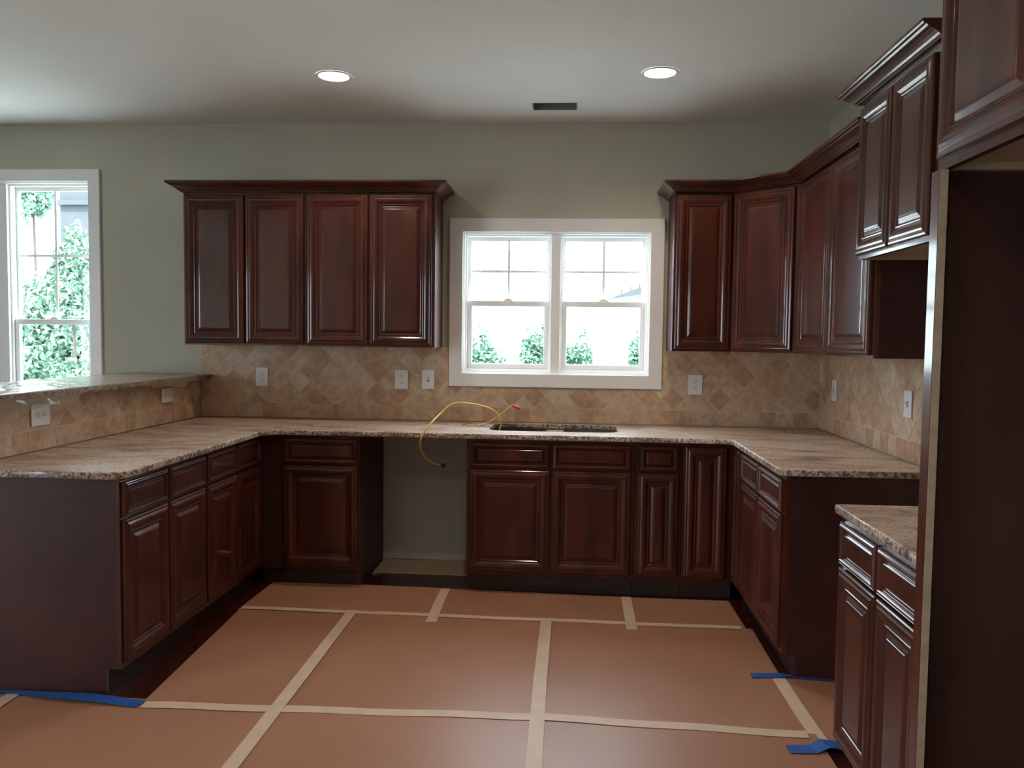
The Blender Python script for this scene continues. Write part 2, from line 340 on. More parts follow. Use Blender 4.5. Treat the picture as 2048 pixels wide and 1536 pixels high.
def tiles(parent, s0, s1, t1, origin, fn, skip, name):
    """fn maps (s,t,h) -> world offset from origin"""
    t0 = 0.912; bed = MB(); n = 0
    holes = [(skip[0], skip[1], skip[2], t1)] if skip else []
    plate(bed, s0, s1, t0, t1, holes, lambda a, b, h: tuple(Vector(origin)+Vector(fn(a, b, h))), 0.0, 0.0092)
    bd = part(name, bed, M_grout, parent)
    g = 0.0018; side = 0.1015; D = side*math.sqrt(2); shared = {}
    jobs = []
    x = s0 + 0.0
    while x < s1:
        jobs.append([(x+g, t0+g), (x+side-g, t0+g), (x+side-g, t0+side-0.008-g), (x+g, t0+side-0.008-g)]); x += side
    tb = t0+side-0.008; r = D/2-g*1.4
    j = 0
    while tb+j*D/2-D/2 < t1:
        cy = tb+j*D/2; i0 = int(s0/D)-2; i = i0
        while (i+(0.5 if j % 2 else 0))*D < s1+D:
            cx = (i+(0.5 if j % 2 else 0))*D
            jobs.append([(cx-r, cy), (cx, cy-r), (cx+r, cy), (cx, cy+r)]); i += 1
        j += 1
    for q in jobs:
        p = q
        lo = tb+g if len(q) == 4 and q[0][1] != q[1][1] else t0
        for cc in ((-1, 0, -(s0+0.001)), (1, 0, s1-0.001), (0, -1, -lo), (0, 1, t1-0.001)):
            p = clip(p, *cc)
            if len(p) < 3: break
        if len(p) < 3 or area(p) < 4e-4: continue
        if skip:
            if min(v[0] for v in p) > skip[0]-0.0 and max(v[0] for v in p) < skip[1]+0.0 and min(v[1] for v in p) > skip[2]: continue
            # trim tiles against the window casing
            mx = sum(v[0] for v in p)/len(p); my = sum(v[1] for v in p)/len(p)
            if max(v[0] for v in p) > skip[0] and min(v[0] for v in p) < skip[1] and max(v[1] for v in p) > skip[2]:
                opts = [clip(p, 1, 0, skip[0]), clip(p, -1, 0, -skip[1]), clip(p, 0, 1, skip[2])]
                opts = [o for o in opts if len(o) >= 3]
                if not opts: continue
                p = max(opts, key=area)
                if area(p) < 4e-4: continue
        key = None; cx = sum(v[0] for v in p)/len(p); cy = sum(v[1] for v in p)/len(p)
        key = tuple(sorted((round(v[0]-cx, 4), round(v[1]-cy, 4)) for v in p))
        if key not in shared: shared[key] = tile_mesh(p, cx, cy, fn)
        o = bpy.data.objects.new('tile', shared[key]); C.objects.link(o); o.parent = bd
        o.location = Vector(origin)+Vector(fn(cx, cy, 0.0093)); n += 1
    return n
nb = tiles(wall_back, XT+0.014, XR-0.001, 1.384, (0, -0.0005, 0), lambda s, t, h: (s, -h, t), (W1[0]-0.084, W1[1]+0.084, W1[2]-0.084, 3), 'backsplash')
nr = tiles(wall_right, 0.014, 2.42, 1.384, (XR-0.0005, 0, 0), lambda s, t, h: (-h, -s, t), None, 'backsplash')
nk = tiles(knee, 0.001, 2.155, 1.150, (XT+0.0005, 0, 0), lambda s, t, h: (h, -s, t), None, 'backsplash')
print('tiles', nb, nr, nk)

# ------------------------------------------------------------------ cabinets
PROF = [(0, 0), (0, .013), (.002, .017), (.006, .0195), (.012, .0205), (.015, .0195), (.017, .0205), (.022, .0232), (.029, .0246), (.036, .0240),
        (.043, .0216), (.049, .0178), (.053, .0145), (.056, .0135), (.058, .0155), (.062, .0158), (.065, .0135), (.067, .0105), (.070, .0095),
        (.073, .0105), (.084, .0160), (.087, .0168), (.089, .0185), (.096, .0190)]
_dc = {}
def door_mesh(w, h, small=False, name='door'):
    key = (round(w, 4), round(h, 4), small)
    if key in _dc: return _dc[key]
    k = 0.46 if small else 1.0
    k = min(k, (min(w, h)/2-0.012)/0.096)
    mb = MB(); rings = []
    for i, z in PROF:
        a = i*k; rings.append([(-w/2+a, -z, a), (w/2-a, -z, a), (w/2-a, -z, h-a), (-w/2+a, -z, h-a)])
    vs = [v for r in rings for v in r]; fs = [(0, 3, 2, 1)]
    for r in range(len(rings)-1):
        for j in range(4): fs.append((r*4+j, r*4+(j+1) % 4, (r+1)*4+(j+1) % 4, (r+1)*4+j))
    b = (len(rings)-1)*4; fs.append((b, b+1, b+2, b+3))
    _dc[key] = mb.add(vs, fs).mesh(name, M_wood); return _dc[key]

def cabinet(name, label, cat, loc, rz, w, depth, z0, z1, doors=(), drawers=(), toe=True, group=None, left_ext=None, open_top=True, raw_bottom=False, frame_out=0.0, cavity=False):
    """local frame: x along the face, front of face frame at y=0, depth to +y; loc = left front corner at floor/zero"""
    r = empty(name, (loc[0], loc[1], z0 if not toe else 0.0), rz, label, cat, group)
    zb = 0.0 if not toe else 0.0
    b0 = 0.105 if toe else 0.0; top = (z1 if toe else z1-z0)
    holes = [(a+0.012, b-0.012, c+0.012-(z0 if not toe else 0), d-0.012-(z0 if not toe else 0)) for a, b, c, d in list(doors)+list(drawers)]
    part('face_frame', plate(MB(), 0.0005, w-0.0005, b0, top, holes, XZ, 0.0, 0.019), M_wood, r)
    t = 0.016
    for x in (0.0005, w-t-0.0005):
        if toe: pl = [(0.0195, 0.105), (0.066, 0.105), (0.066, 0.0), (depth, 0.0), (depth, top), (0.0195, top)]
        else: pl = [(0.0195, 0), (depth, 0), (depth, top), (0.0195, top)]
        part('side_panel', MB().prism(pl, lambda a, b, h: (h, a, b), x, x+t), M_woodflat, r)
    zb2 = b0+0.018 if not raw_bottom else 0.018
    part('bottom_panel', MB().box(t+0.001, w-t-0.001, 0.0195, depth-0.008, zb2, zb2+0.012), M_rawwood, r)
    if raw_bottom:
        part('bottom_rail', MB().box(t+0.001, w-t-0.001, depth-0.030, depth-0.0085, 0.0, 0.0175), M_rawwood, r)
        part('bottom_rail', MB().box(t+0.001, t+0.022, 0.0195, depth-0.031, 0.0, 0.0175), M_rawwood, r)
        part('bottom_rail', MB().box(w-t-0.022, w-t-0.001, 0.0195, depth-0.031, 0.0, 0.0175), M_rawwood, r)
    part('back_panel', MB().box(t+0.001, w-t-0.001, depth-0.0075, depth, b0, top-(0.05 if toe else 0)), M_rawwood, r)
    if not toe: part('top_panel', MB().box(t+0.001, w-t-0.001, 0.0195, depth-0.008, top-0.012, top), M_rawwood, r)
    else: part('toe_kick', MB().box(0.0005, w-0.0005, 0.054, 0.0655, 0.001, 0.104), M_kick, r)
    dz = 0 if toe else z0
    for a, b, c, d in doors:
        o = link('cabinet_door', door_mesh(b-a, d-c), r); o.location = ((a+b)/2, -0.0005, c-dz)
    for a, b, c, d in drawers:
        o = link('drawer_front', door_mesh(b-a, d-c, True, 'drawer_front'), r); o.location = ((a+b)/2, -0.0005, c-dz)
    return r
DZ0, DZ1, WZ0, WZ1, TOP = 0.130, 0.706, 0.717, 0.857, 0.878
FY = -0.61
# --- base run on the back wall
def base_back(name, label, x0, x1, doors, drawers, cat='cabinet', **k):
    return cabinet(name, label, cat, (x0, FY, 0), 0, x1-x0, 0.605, 0, TOP,
                   [(a-x0, b-x0, *(z or (DZ0, DZ1))) for a, b, z in doors], [(a-x0, b-x0, WZ0, WZ1) for a, b in drawers], **k)
base_back('base_cabinet', 'dark cherry base cabinet with one drawer and door, left of the dishwasher opening', -1.634, -1.178,
          [(-1.612, -1.184, None)], [(-1.608, -1.186)])
base_back('sink_base_cabinet', 'wide dark cherry sink base cabinet with two drawer fronts and two doors under the window', -0.566, 0.372,
          [(-0.545, -0.098, None), (-0.084, 0.352, None)], [(-0.541, -0.100), (-0.082, 0.349)])
base_back('base_cabinet', 'narrow dark cherry base cabinet with small drawer and slim door, right of the sink cabinet', 0.374, 0.634,
          [(0.392, 0.614, None)], [(0.401, 0.609)])
base_back('corner_base_cabinet', 'dark cherry corner base cabinet with one full height narrow door beside the right run', 0.636, 0.922,
          [(0.648, 0.874, (DZ0, WZ1))], [])
# --- left peninsula run (faces +x)
def base_left(label, y0, y1, spans):
    w = y1-y0
    return cabinet('base_cabinet', label, 'cabinet', (-1.758, y0, 0), PI/2, w, 0.60, 0, TOP,
                   [(a-y0, b-y0, DZ0, DZ1) for a, b in spans], [(a-y0, b-y0, WZ0, WZ1) for a, b in spans])
base_left('dark cherry peninsula base cabinet with the big bare end panel, two drawers and two doors', -2.085, -1.338, [(-2.074, -1.722), (-1.708, -1.350)])
base_left('dark cherry peninsula base cabinet in the left inner corner, two drawers and two doors', -1.336, -0.613, [(-1.326, -0.975), (-0.960, -0.640)])
fl = part('corner_filler', MB().box(-1.757, -1.636, FY, FY+0.019, 0.105, TOP).box(-1.757, -1.636, FY+0.054, FY+0.066, 0.001, 0.104), M_woodflat)
tag(fl, 'dark wood filler strip closing the inner corner beneath the counter on the left', 'filler')
# --- right run (faces -x)
def base_right(name, label, y0, y1, doors, drawers):     # y0 > y1 (y0 is the far end)
    return cabinet(name, label, 'cabinet', (0.925 if y0 > -2 else 0.916, y0, 0), -PI/2, y0-y1, 0.605, 0, TOP,
                   [(y0-a, y0-b, *(z or (DZ0, DZ1))) for a, b, z in doors], [(y0-a, y0-b, WZ0, WZ1) for a, b in drawers])
base_right('corner_base_cabinet', 'slim full height corner cabinet door at the far end of the right counter run', -0.613, -0.812, [(-0.648, -0.790, (DZ0, WZ1))], [])
base_right('base_cabinet', 'dark cherry base cabinet ending the right run beside the stove gap', -0.814, -1.655,
           [(-0.832, -1.215, None), (-1.229, -1.638, None)], [(-0.834, -1.213), (-1.231, -1.636)])
base_right('base_cabinet', 'dark cherry base cabinet nearest the camera, beside the tall refrigerator panel', -2.422, -3.072,
           [(-2.430, -2.752, None), (-2.764, -3.064, None)], [(-2.432, -2.750), (-2.766, -3.062)])
# --- upper cabinets
UZ0, UZ1 = 1.379, 2.292
def upper_back(label, x0, x1, doors, name='wall_cabinet'):
    return cabinet(name, label, 'cabinet', (x0, -0.308, 0), 0, x1-x0, 0.306 if False else 0.296, UZ0, UZ1, [(a-x0, b-x0, UZ0+0.012, UZ1-0.012) for a, b in doors], [], toe=False)
upper_back('left two-door half of the cherry wall cabinets left of the sink window', -2.339, -1.586, [(-2.328, -1.962), (-1.950, -1.594)])
upper_back('right two-door half of the cherry wall cabinets, next to the sink window', -1.584, -0.803, [(-1.574, -1.204), (-1.191, -0.820)])
upper_back('narrow single-door cherry wall cabinet right of the sink window', 0.596, 0.932, [(0.608, 0.922)])
# diagonal corner wall cabinet
cc = empty('corner_wall_cabinet', (0.934, -0.308, UZ0), 0, 'diagonal cherry corner wall cabinet with one angled door', 'cabinet')
H = UZ1-UZ0; px, py = 0.934, -0.308
pent = [(0, 0), (0, 0.296), (0.600, 0.296), (0.600, -0.301), (0.303, -0.301)]
part('bottom_panel', MB().prism(pent, XY, 0.010, 0.022), M_rawwood, cc)
part('top_panel', MB().prism(pent, XY, H-0.014, H-0.002), M_rawwood, cc)
part('side_panel', MB().box(0.0, 0.014, 0.004, 0.296, 0.0225, H-0.0145), M_woodflat, cc)
part('side_panel', MB().box(0.306, 0.600, -0.301, -0.287, 0.0225, H-0.0145), M_woodflat, cc)
Ld = math.hypot(0.281, 0.281)
fr = part('face_frame', plate(MB(), 0.0, Ld+0.02, 0.0, H, [(0.03, Ld-0.02, 0.03, H-0.03)], XZ, 0.0, 0.019), M_wood, cc)
fr.location = (-0.002, -0.002, 0); fr.rotation_euler = (0, 0, -PI/4)
dd = link('cabinet_door', door_mesh(0.380, H-0.024), cc)
dd.location = (0.1425, -0.1445, 0.012); dd.rotation_euler = (0, 0, -PI/4)
def upper_right(label, y0, y1, xf, z0, z1, doors, depth, name='wall_cabinet', raw=True):
    return cabinet(name, label, 'cabinet', (xf, y0, 0), -PI/2, y0-y1, depth, z0, z1, [(y0-a, y0-b, c, d) for a, b, c, d in doors], [], toe=False, raw_bottom=raw)
upper_right('two-door cherry wall cabinet on the right wall, between the corner and the stove gap', -0.611, -1.724, 1.238, UZ0, UZ1,
            [(-0.630, -1.160, UZ0+0.012, UZ1-0.012), (-1.172, -1.700, UZ0+0.012, UZ1-0.012)], 0.296, raw=False)
upper_right('raised two-door cherry cabinet over the stove gap with its own crown', -1.735, -2.440, 1.162, 1.776, 2.390,
            [(-1.746, -2.072, 1.792, 2.372), (-2.086, -2.412, 1.792, 2.372)], 0.375)
upper_right('large cherry cabinet above the refrigerator space, cut by the top of the picture', -3.076, -4.020, 0.890, 1.862, 2.560,
            [(-3.106, -3.540, 1.885, 2.54), (-3.552, -3.985, 1.885, 2.54)], 0.645)
# tall refrigerator panel with its stile
tp = empty('refrigerator_panel', (0.895, -3.075, 0), 0, 'tall dark wood panel closing the side of the refrigerator space', 'panel')
part('side_panel', MB().box(0.001, XR-0.895-0.002, -0.0125, -0.001, 0.001, 1.860), M_woodflat, tp)
part('stile', MB().box(-0.0195, 0.0, -0.047, -0.001, 0.001, 1.860), M_wood, tp, 0.0015)
se = part('stile_edge', MB().box(-0.0185, 0.0, -0.0485, -0.0472, 0.001, 1.860), M_rawwood, tp); se['label'] = 'unfinished tan edge of the stile'

# ------------------------------------------------------------------ crown mouldings (mitred sweep)
CP = [(-0.040, 0), (0, 0), (0.006, 0), (0.008, 0.005), (0.016, 0.008), (0.022, 0.014), (0.032, 0.022), (0.044, 0.030), (0.056, 0.036), (0.062, 0.042), (0.070, 0.045), (0.075, 0.050), (0.075, 0.060), (-0.040, 0.060)]
def crown(path, z, s, label):
    """path: list of xy going so that outward is on the right-hand side"""
    vs = []; n = len(path); m = len(CP)
    for i, p in enumerate(path):
        p = Vector(p); d1 = (p-Vector(path[i-1])).normalized() if i > 0 else None; d2 = (Vector(path[i+1])-p).normalized() if i < n-1 else None
        n1 = Vector((d1.y, -d1.x)) if d1 else None; n2 = Vector((d2.y, -d2.x)) if d2 else None
        if n1 and n2: b = (n1+n2); b = b/(b.dot(n1))
        else: b = n1 or n2
        for o, h in CP:
            q = p+b*(o*s); vs.append((q.x, q.y, z+h*s))
    fs = []
    for i in range(n-1):
        for k in range(m): fs.append((i*m+k, i*m+(k+1) % m, (i+1)*m+(k+1) % m, (i+1)*m+k))
    fs += [tuple(range(m)), tuple(range((n-1)*m, n*m))[::-1]]
    o = part('crown_molding', MB().add(vs, fs), M_wood); tag(o, label, 'molding'); return o
# outward on the right of travel: travel with the cabinets on the left hand
crown([(-2.339, -0.003), (-2.339, -0.331), (-0.803, -0.331), (-0.803, -0.003)], UZ1+0.001, 0.96, 'dark cherry crown molding atop the wall cabinets left of the window')
crown([(0.596, -0.003), (0.596, -0.331), (0.926, -0.331), (1.215, -0.620), (1.215, -1.722)], UZ1+0.001, 0.96, 'dark crown molding bending round the corner cabinets right of the window')
crown([(XR-0.003, -1.737), (1.139, -1.737), (1.139, -2.50)], 2.391, 0.92, 'short crown molding on the raised cabinet over the stove gap')

# ------------------------------------------------------------------ counters
def counter(name, outer, hole, z0, z1, label, cat='countertop', bev=0.006):
    cu = bpy.data.curves.new(name, 'CURVE'); cu.dimensions = '2D'; cu.fill_mode = 'BOTH'
    for loop in [outer]+([hole] if hole else []):
        sp = cu.splines.new('POLY'); sp.points.add(len(loop)-1)
        for p, q in zip(sp.points, loop): p.co = (q[0], q[1], 0, 1)
        sp.use_cyclic_u = True
    cu.extrude = (z1-z0)/2-bev; cu.bevel_depth = bev; cu.bevel_resolution = 2; cu.offset = -bev
    tmp = bpy.data.objects.new('tmp', cu); C.objects.link(tmp)
    dg = bpy.context.evaluated_depsgraph_get(); me = bpy.data.meshes.new_from_object(tmp.evaluated_get(dg)); bpy.data.objects.remove(tmp)
    me.name = name; me.materials.clear(); me.materials.append(M_granite); me.materials.append(M_granite_edge)
    for p in me.polygons: p.material_index = 0 if abs(p.normal.z) > 0.7 else 1
    o = link(name, me); o.location = (0, 0, (z0+z1)/2); tag(o, label, cat); return o
def rrect(x0, x1, y0, y1, r, n=6):
    pts = []
    for cx, cy, a in ((x1-r, y1-r, 0), (x0+r, y1-r, 90), (x0+r, y0+r, 180), (x1-r, y0+r, 270)):
        for i in range(n+1):
            t = math.radians(a+90*i/n); pts.append((cx+r*math.cos(t), cy+r*math.sin(t)))
    return pts
hole = rrect(-0.462, 0.288, -0.470, -0.062, 0.09)[::-1]
counter('countertop', [(XT+0.014, -0.014), (XR-0.014, -0.014), (XR-0.014, -1.684), (0.897, -1.684), (0.886, -1.672), (0.886, -0.690), (0.858, -0.655), (-1.640, -0.655),
        (-1.703, -0.725), (-1.703, -2.110), (-1.745, -2.160), (XT+0.014, -2.160)][::1], hole, 0.8795, 0.9095,
        'U-shaped speckled tan granite countertop with sink cutout wrapping the kitchen')
counter('countertop', [(0.889, -2.411), (XR-0.014, -2.411), (XR-0.014, -3.070), (0.885, -3.070), (0.885, -2.415)][::-1], None, 0.8795, 0.9095,
        'small separate granite countertop nearest the camera beside the refrigerator panel')
counter('bar_top', [(-2.865, -0.014), (-2.305, -0.014), (-2.305, -2.20), (-2.865, -2.20)][::-1], None, 1.1545, 1.1845,
        'raised granite bar top along the peninsula under the plastic sheet')
# plastic sheet over the bar
def sheet():
    nu, nv = 26, 120; vs = []; fs = []
    # u across: 0..1 far side -> front edge, then hanging hem
    for j in range(nv+1):
        y = -0.03-2.2*j/nv
        HK = [(-2.3, .055), (-1.75, .060), (-1.55, .055), (-1.38, .020), (-1.1, .012), (-.85, .022), (-.6, .046), (-.4, .040), (-.2, .018), (0, .010)]
        for (ya, ha), (yb, hb) in zip(HK, HK[1:]):
            if ya <= y <= yb: hem = ha+(hb-ha)*(y-ya)/(yb-ya)
        hem += 0.005*math.sin(y*23)
        for i in range(nu+1):
            u = i/nu
            if u <= 0.8:
                x = -2.870+(0.570)*u/0.8
                z = 1.1865+0.010*abs(noise.noise(Vector((x*7, y*5, 0.3))))+0.006*abs(noise.noise(Vector((x*19, y*13, 2.3))))
                if u > 0.72: z = 1.1865+(z-1.1865)*(0.8-u)/0.08
            else:
                t = (u-0.8)/0.2
                x = -2.300+0.004+0.022*t*(0.5+0.5*math.sin(y*11+0.5))+0.006*math.sin(y*23)*t
                z = 1.186-hem*1.15*t
            vs.append((x, y, z))
    for j in range(nv):
        for i in range(nu):
            a = j*(nu+1)+i; fs.append((a, a+1, a+nu+2, a+nu+1))
    o = part('plastic_sheet', MB().add(vs, fs), M_film, None, smooth=True); tag(o, 'crinkled clear plastic sheet draped over the raised bar top', 'plastic sheet')
sheet()

# ------------------------------------------------------------------ outlets and switches
def outlet(loc, rot, w, h, label, kind='duplex', group=None):
    """plate in local xz, facing -y"""
    r = part('outlet_plate' if kind == 'duplex' else 'switch_plate', MB().box(-w/2, w/2, -0.006, 0.0, -h/2, h/2), M_plate, None, 0.002)
    r.location = loc; r.rotation_euler = rot; tag(r, label, 'outlet' if kind == 'duplex' else 'switch')
    if kind == 'duplex':
        for s in (-1, 1):
            rc = part('receptacle', MB().prism([(-0.016, -0.008), (-0.010, -0.0145), (0.010, -0.0145), (0.016, -0.008), (0.016, 0.008), (0.010, 0.0145), (-0.010, 0.0145), (-0.016, 0.008)],
                      lambda a, b, hh: (a, -hh, b+s*0.0195), 0.0062, 0.0082), M_plate, r)
            part('slot', MB().box(-0.0075, -0.0045, -0.0088, -0.0084, s*0.0195-0.001, s*0.0195+0.008).box(0.0045, 0.0075, -0.0088, -0.0084, s*0.0195-0.001, s*0.0195+0.008)
                 .box(-0.002, 0.002, -0.0088, -0.0084, s*0.0195-0.009, s*0.0195-0.005), M_slot, rc)
        part('screw', MB().prism([(0.003*math.cos(a*PI/4), 0.003*math.sin(a*PI/4)) for a in range(8)], lambda a, b, hh: (a, -hh, b), 0.0062, 0.0074), M_trim, r)
    else:
        part('switch_opening', MB().box(-0.006, 0.006, -0.0072, -0.0062, -0.013, 0.013), M_slot, r)
        part('toggle', MB().prism([(-0.0072, -0.006), (-0.0072, 0.006), (-0.018, 0.010), (-0.018, 0.004)], lambda a, b, hh: (hh, a, b), -0.004, 0.004), M_plate, r)
        for s in (-1, 1):
            part('screw', MB().prism([(0.003*math.cos(a*PI/4), s*0.030+0.003*math.sin(a*PI/4)) for a in range(8)], lambda a, b, hh: (a, -hh, b), 0.0062, 0.0074), M_trim, r)
    return r
YO = -0.0135
outlet((-1.970, YO, 1.173), (0, 0, 0), 0.080, 0.122, 'white duplex outlet on the back wall tile, left end under the wall cabinets')
outlet((-1.061, YO, 1.170), (0, 0, 0), 0.085, 0.122, 'white duplex outlet on the back wall, just left of the toggle switch')
outlet((-0.890, YO, 1.173), (0, 0, 0), 0.080, 0.122, 'white toggle switch plate beside the lower left corner of the sink window', 'switch')
outlet((0.781, YO, 1.167), (0, 0, 0), 0.086, 0.124, 'white duplex outlet on the back wall right of the sink window')
outlet((XR-0.0135, -0.321, 1.164), (0, 0, -PI/2), 0.080, 0.122, 'white switch plate on the right wall tile near the corner', 'switch')
outlet((XR-0.0135, -1.359, 1.168), (0, 0, -PI/2), 0.080, 0.122, 'white switch plate on the right wall tile near the stove gap', 'switch')
outlet((XT+0.0135, -1.641, 1.072), (0, PI/2, PI/2), 0.098, 0.130, 'white horizontal outlet on the bar backsplash nearest the camera')
outlet((XT+0.0135, -0.471, 1.078), (0, PI/2, PI/2), 0.085, 0.125, 'white horizontal outlet on the bar backsplash near the back corner')

# ------------------------------------------------------------------ recessed lights and vent
def can(x, y, label):
    r = empty('recessed_light', (x, y, CEIL), 0, label, 'light')
    seg = 40; ring = MB(); vs = []; fs = []
    for k in range(seg):
        c, s = math.cos(2*PI*k/seg), math.sin(2*PI*k/seg)
        for rad, z in ((0.092, -0.0005), (0.092, -0.004), (0.084, -0.007), (0.078, -0.004)): vs.append((c*rad, s*rad, z))
    for k in range(seg):
        for j in range(3): a = k*4+j; b = ((k+1) % seg)*4+j; fs.append((a, b, b+1, a+1))
    part('trim_ring', ring.add(vs, fs), M_trim, r, smooth=True)
    part('lamp_lens', MB().prism([(0.0775*math.cos(2*PI*k/seg), 0.0775*math.sin(2*PI*k/seg)) for k in range(seg)], XY, -0.0045, -0.001), M_lamp, r)
    l = bpy.data.lights.new('downlight', 'SPOT'); l.energy = CAN_POWER*6; l.color = CAN_COL; l.spot_size = math.radians(150); l.spot_blend = 0.8; l.shadow_soft_size = 0.04
    o = bpy.data.objects.new('downlight', l); C.objects.link(o); o.location = (x, y, CEIL-0.02)
can(-1.232, -0.937, 'glowing recessed ceiling light on the left')
can(0.429, -0.942, 'glowing recessed ceiling light on the right')
can(-0.33, -2.12, 'recessed ceiling light just above the top of the picture')
can(-1.7, -4.2, 'recessed ceiling light behind the camera on the left')
can(0.1, -4.4, 'recessed ceiling light behind the camera on the right')
ve = empty('ceiling_vent', (0, 0, CEIL), 0, 'rectangular open grey vent in the ceiling above the sink window', 'vent')
part('duct_boot', plate(MB(), VENT[0]+0.0005, VENT[1]-0.0005, VENT[2]+0.0005, VENT[3]-0.0005, [(VENT[0]+0.006, VENT[1]-0.006, VENT[2]+0.006, VENT[3]-0.006)], XY, 0.0005, 0.10), M_vent, ve)
part('damper', MB().box(VENT[0]+0.007, VENT[1]-0.007, VENT[2]+0.007, VENT[3]-0.007, 0.045, 0.050), M_vent, ve)

# ------------------------------------------------------------------ floor protection: paper and tape
def paper(pts, z, label, seed):
    """quad sheet, corners ccw, subdivided with gentle waves"""
    a, b, c, d = [Vector(p) for p in pts]; n = 14; vs = []; fs = []
    for j in range(n+1):
        for i in range(n+1):
            u, v = i/n, j/n; p = (a*(1-u)+b*u)*(1-v)+(d*(1-u)+c*u)*v
            e = 0.0016*noise.noise(Vector((p.x*1.7, p.y*1.7, seed)))+0.0016
            vs.append((p.x, p.y, z+e))
    N = len(vs); vs += [(x, y, zz-0.0012) for x, y, zz in vs]
    for j in range(n):
        for i in range(n):
            q = j*(n+1)+i; fs.append((q, q+1, q+n+2, q+n+1)); fs.append((N+q, N+q+n+1, N+q+n+2, N+q+1))
    o = part('floor_paper', MB().add(vs, fs), M_paper, None, fix=False); tag(o, label, 'paper'); return o
G = 'rosin paper'
paper([(-1.710, -1.045), (-0.680, -1.055), (-0.680, -0.566), (-1.700, -0.535)], 0.0030, 'tan floor paper in the back row below the dishwasher opening', 1)
paper([(-0.681, -1.055), (0.335, -1.075), (0.335, -0.612), (-0.681, -0.572)], 0.0032, 'tan floor paper in the middle of the back row under the sink cabinet', 2)
paper([(0.334, -1.070), (0.905, -1.070), (0.900, -0.620), (0.334, -0.622)], 0.0034, 'small tan floor paper at the right end of the back row', 3)
paper([(-1.640, -2.150), (-1.100, -2.150), (-1.100, -1.030), (-1.706, -1.022)], 0.0036, 'narrow tan floor paper alongside the peninsula doors', 4)
paper([(-1.101, -2.150), (-0.100, -2.150), (-0.100, -1.040), (-1.101, -1.030)], 0.0042, 'large tan floor paper in the centre of the floor, left of the middle tape', 5)
paper([(-0.101, -2.170), (0.920, -2.185), (0.935, -1.060), (-0.101, -1.040)], 0.0048, 'large tan floor paper in the centre of the floor, right of the middle tape', 6)
paper([(-3.3, -5.0), (-2.176, -5.0), (-2.176, -2.12), (-3.3, -2.12)], 0.0030, 'tan floor paper at the lower left edge of the picture', 7)
paper([(-2.177, -5.0), (-1.100, -5.0), (-1.100, -2.135), (-2.177, -2.105)], 0.0054, 'tan floor paper in front of the peninsula end panel', 8)
paper([(-1.101, -5.0), (-0.100, -5.0), (-0.100, -2.125), (-1.101, -2.135)], 0.0060, 'tan floor paper at the bottom centre, left of the wide tape', 9)
paper([(-0.101, -5.0), (0.935, -5.0), (0.925, -2.165), (-0.101, -2.125)], 0.0066, 'tan floor paper at the bottom right of the floor', 10)
paper([(0.926, -2.270), (1.50, -2.270), (1.50, -1.668), (0.936, -1.650)], 0.0030, 'tan floor paper filling the stove gap', 11)
def tape(pts, w, z, label, m=None, name='masking_tape', cat='tape', lift=None):
    """ribbon following pts (x,y[,z])"""
    vs = []; fs = []; n = len(pts)
    for i, p in enumerate(pts):
        a = Vector(pts[max(i-1, 0)][:2]); b = Vector(pts[min(i+1, n-1)][:2]); t = (b-a).normalized(); nn = Vector((-t.y, t.x))
        ww = w[i] if isinstance(w, list) else w; zz = z+(p[2] if len(p) > 2 else 0)
        for s in (-1, 1):
            q = Vector(p[:2])+nn*s*ww/2; vs.append((q.x, q.y, zz)); vs.append((q.x, q.y, zz+0.0005))
    for i in range(n-1):
        o = i*4; fs += [(o, o+2, o+6, o+4), (o+1, o+5, o+7, o+3), (o, o+4, o+5, o+1), (o+2, o+3, o+7, o+6)]
    fs += [(0, 1, 3, 2), (4*n-4, 4*n-2, 4*n-1, 4*n-3)]
    o = part(name, MB().add(vs, fs), m or M_tape); tag(o, label, cat); return o
def lin(a, b, n=10, j=0.004): return [(a[0]+(b[0]-a[0])*i/n+random.uniform(-j, j)*0, a[1]+(b[1]-a[1])*i/n+j*math.sin(i*1.3)) for i in range(n+1)]
ZT = 0.0096
tape(lin((-1.697, -1.022), (0.880, -1.060), 16), 0.046, ZT-0.001, 'thin masking tape across the far seam of the floor paper')
tape(lin((-1.625, -2.172), (-0.085, -2.128), 14), 0.055, ZT, 'masking tape across the near seam, left of the crossing')
tape(lin((-0.110, -2.128), (0.893, -2.178), 10), 0.055, ZT+0.0007, 'masking tape across the near seam, right of the crossing')
tape([(-1.108, -1.012), (-1.103, -1.8), (-1.100, -2.6), (-1.100, -4.9)], 0.056, ZT+0.0014, 'long masking tape seam running toward the camera on the left')
tape([(-0.095, -1.045), (-0.100, -1.8), (-0.097, -2.5), (-0.097, -4.9)], 0.056, ZT+0.0014, 'wide pale masking tape seam running down the middle to the bottom edge')
tape([(-0.682, -0.588), (-0.682, -0.85), (-0.674, -1.145)], 0.054, ZT-0.0003, 'short masking tape strip on the back row under the dishwasher opening')
tape([(0.338, -0.628), (0.334, -0.9), (0.332, -1.146)], 0.054, ZT-0.0003, 'short masking tape strip on the back row right of the sink cabinet')
tape([(0.914, -1.668), (0.918, -1.95), (0.928, -2.268)], 0.056, ZT-0.002, 'masking tape strip beside the stove gap')
tape([(-2.177, -2.125), (-2.177, -4.9)], 0.056, ZT+0.0004, 'masking tape corner at the lower left edge')
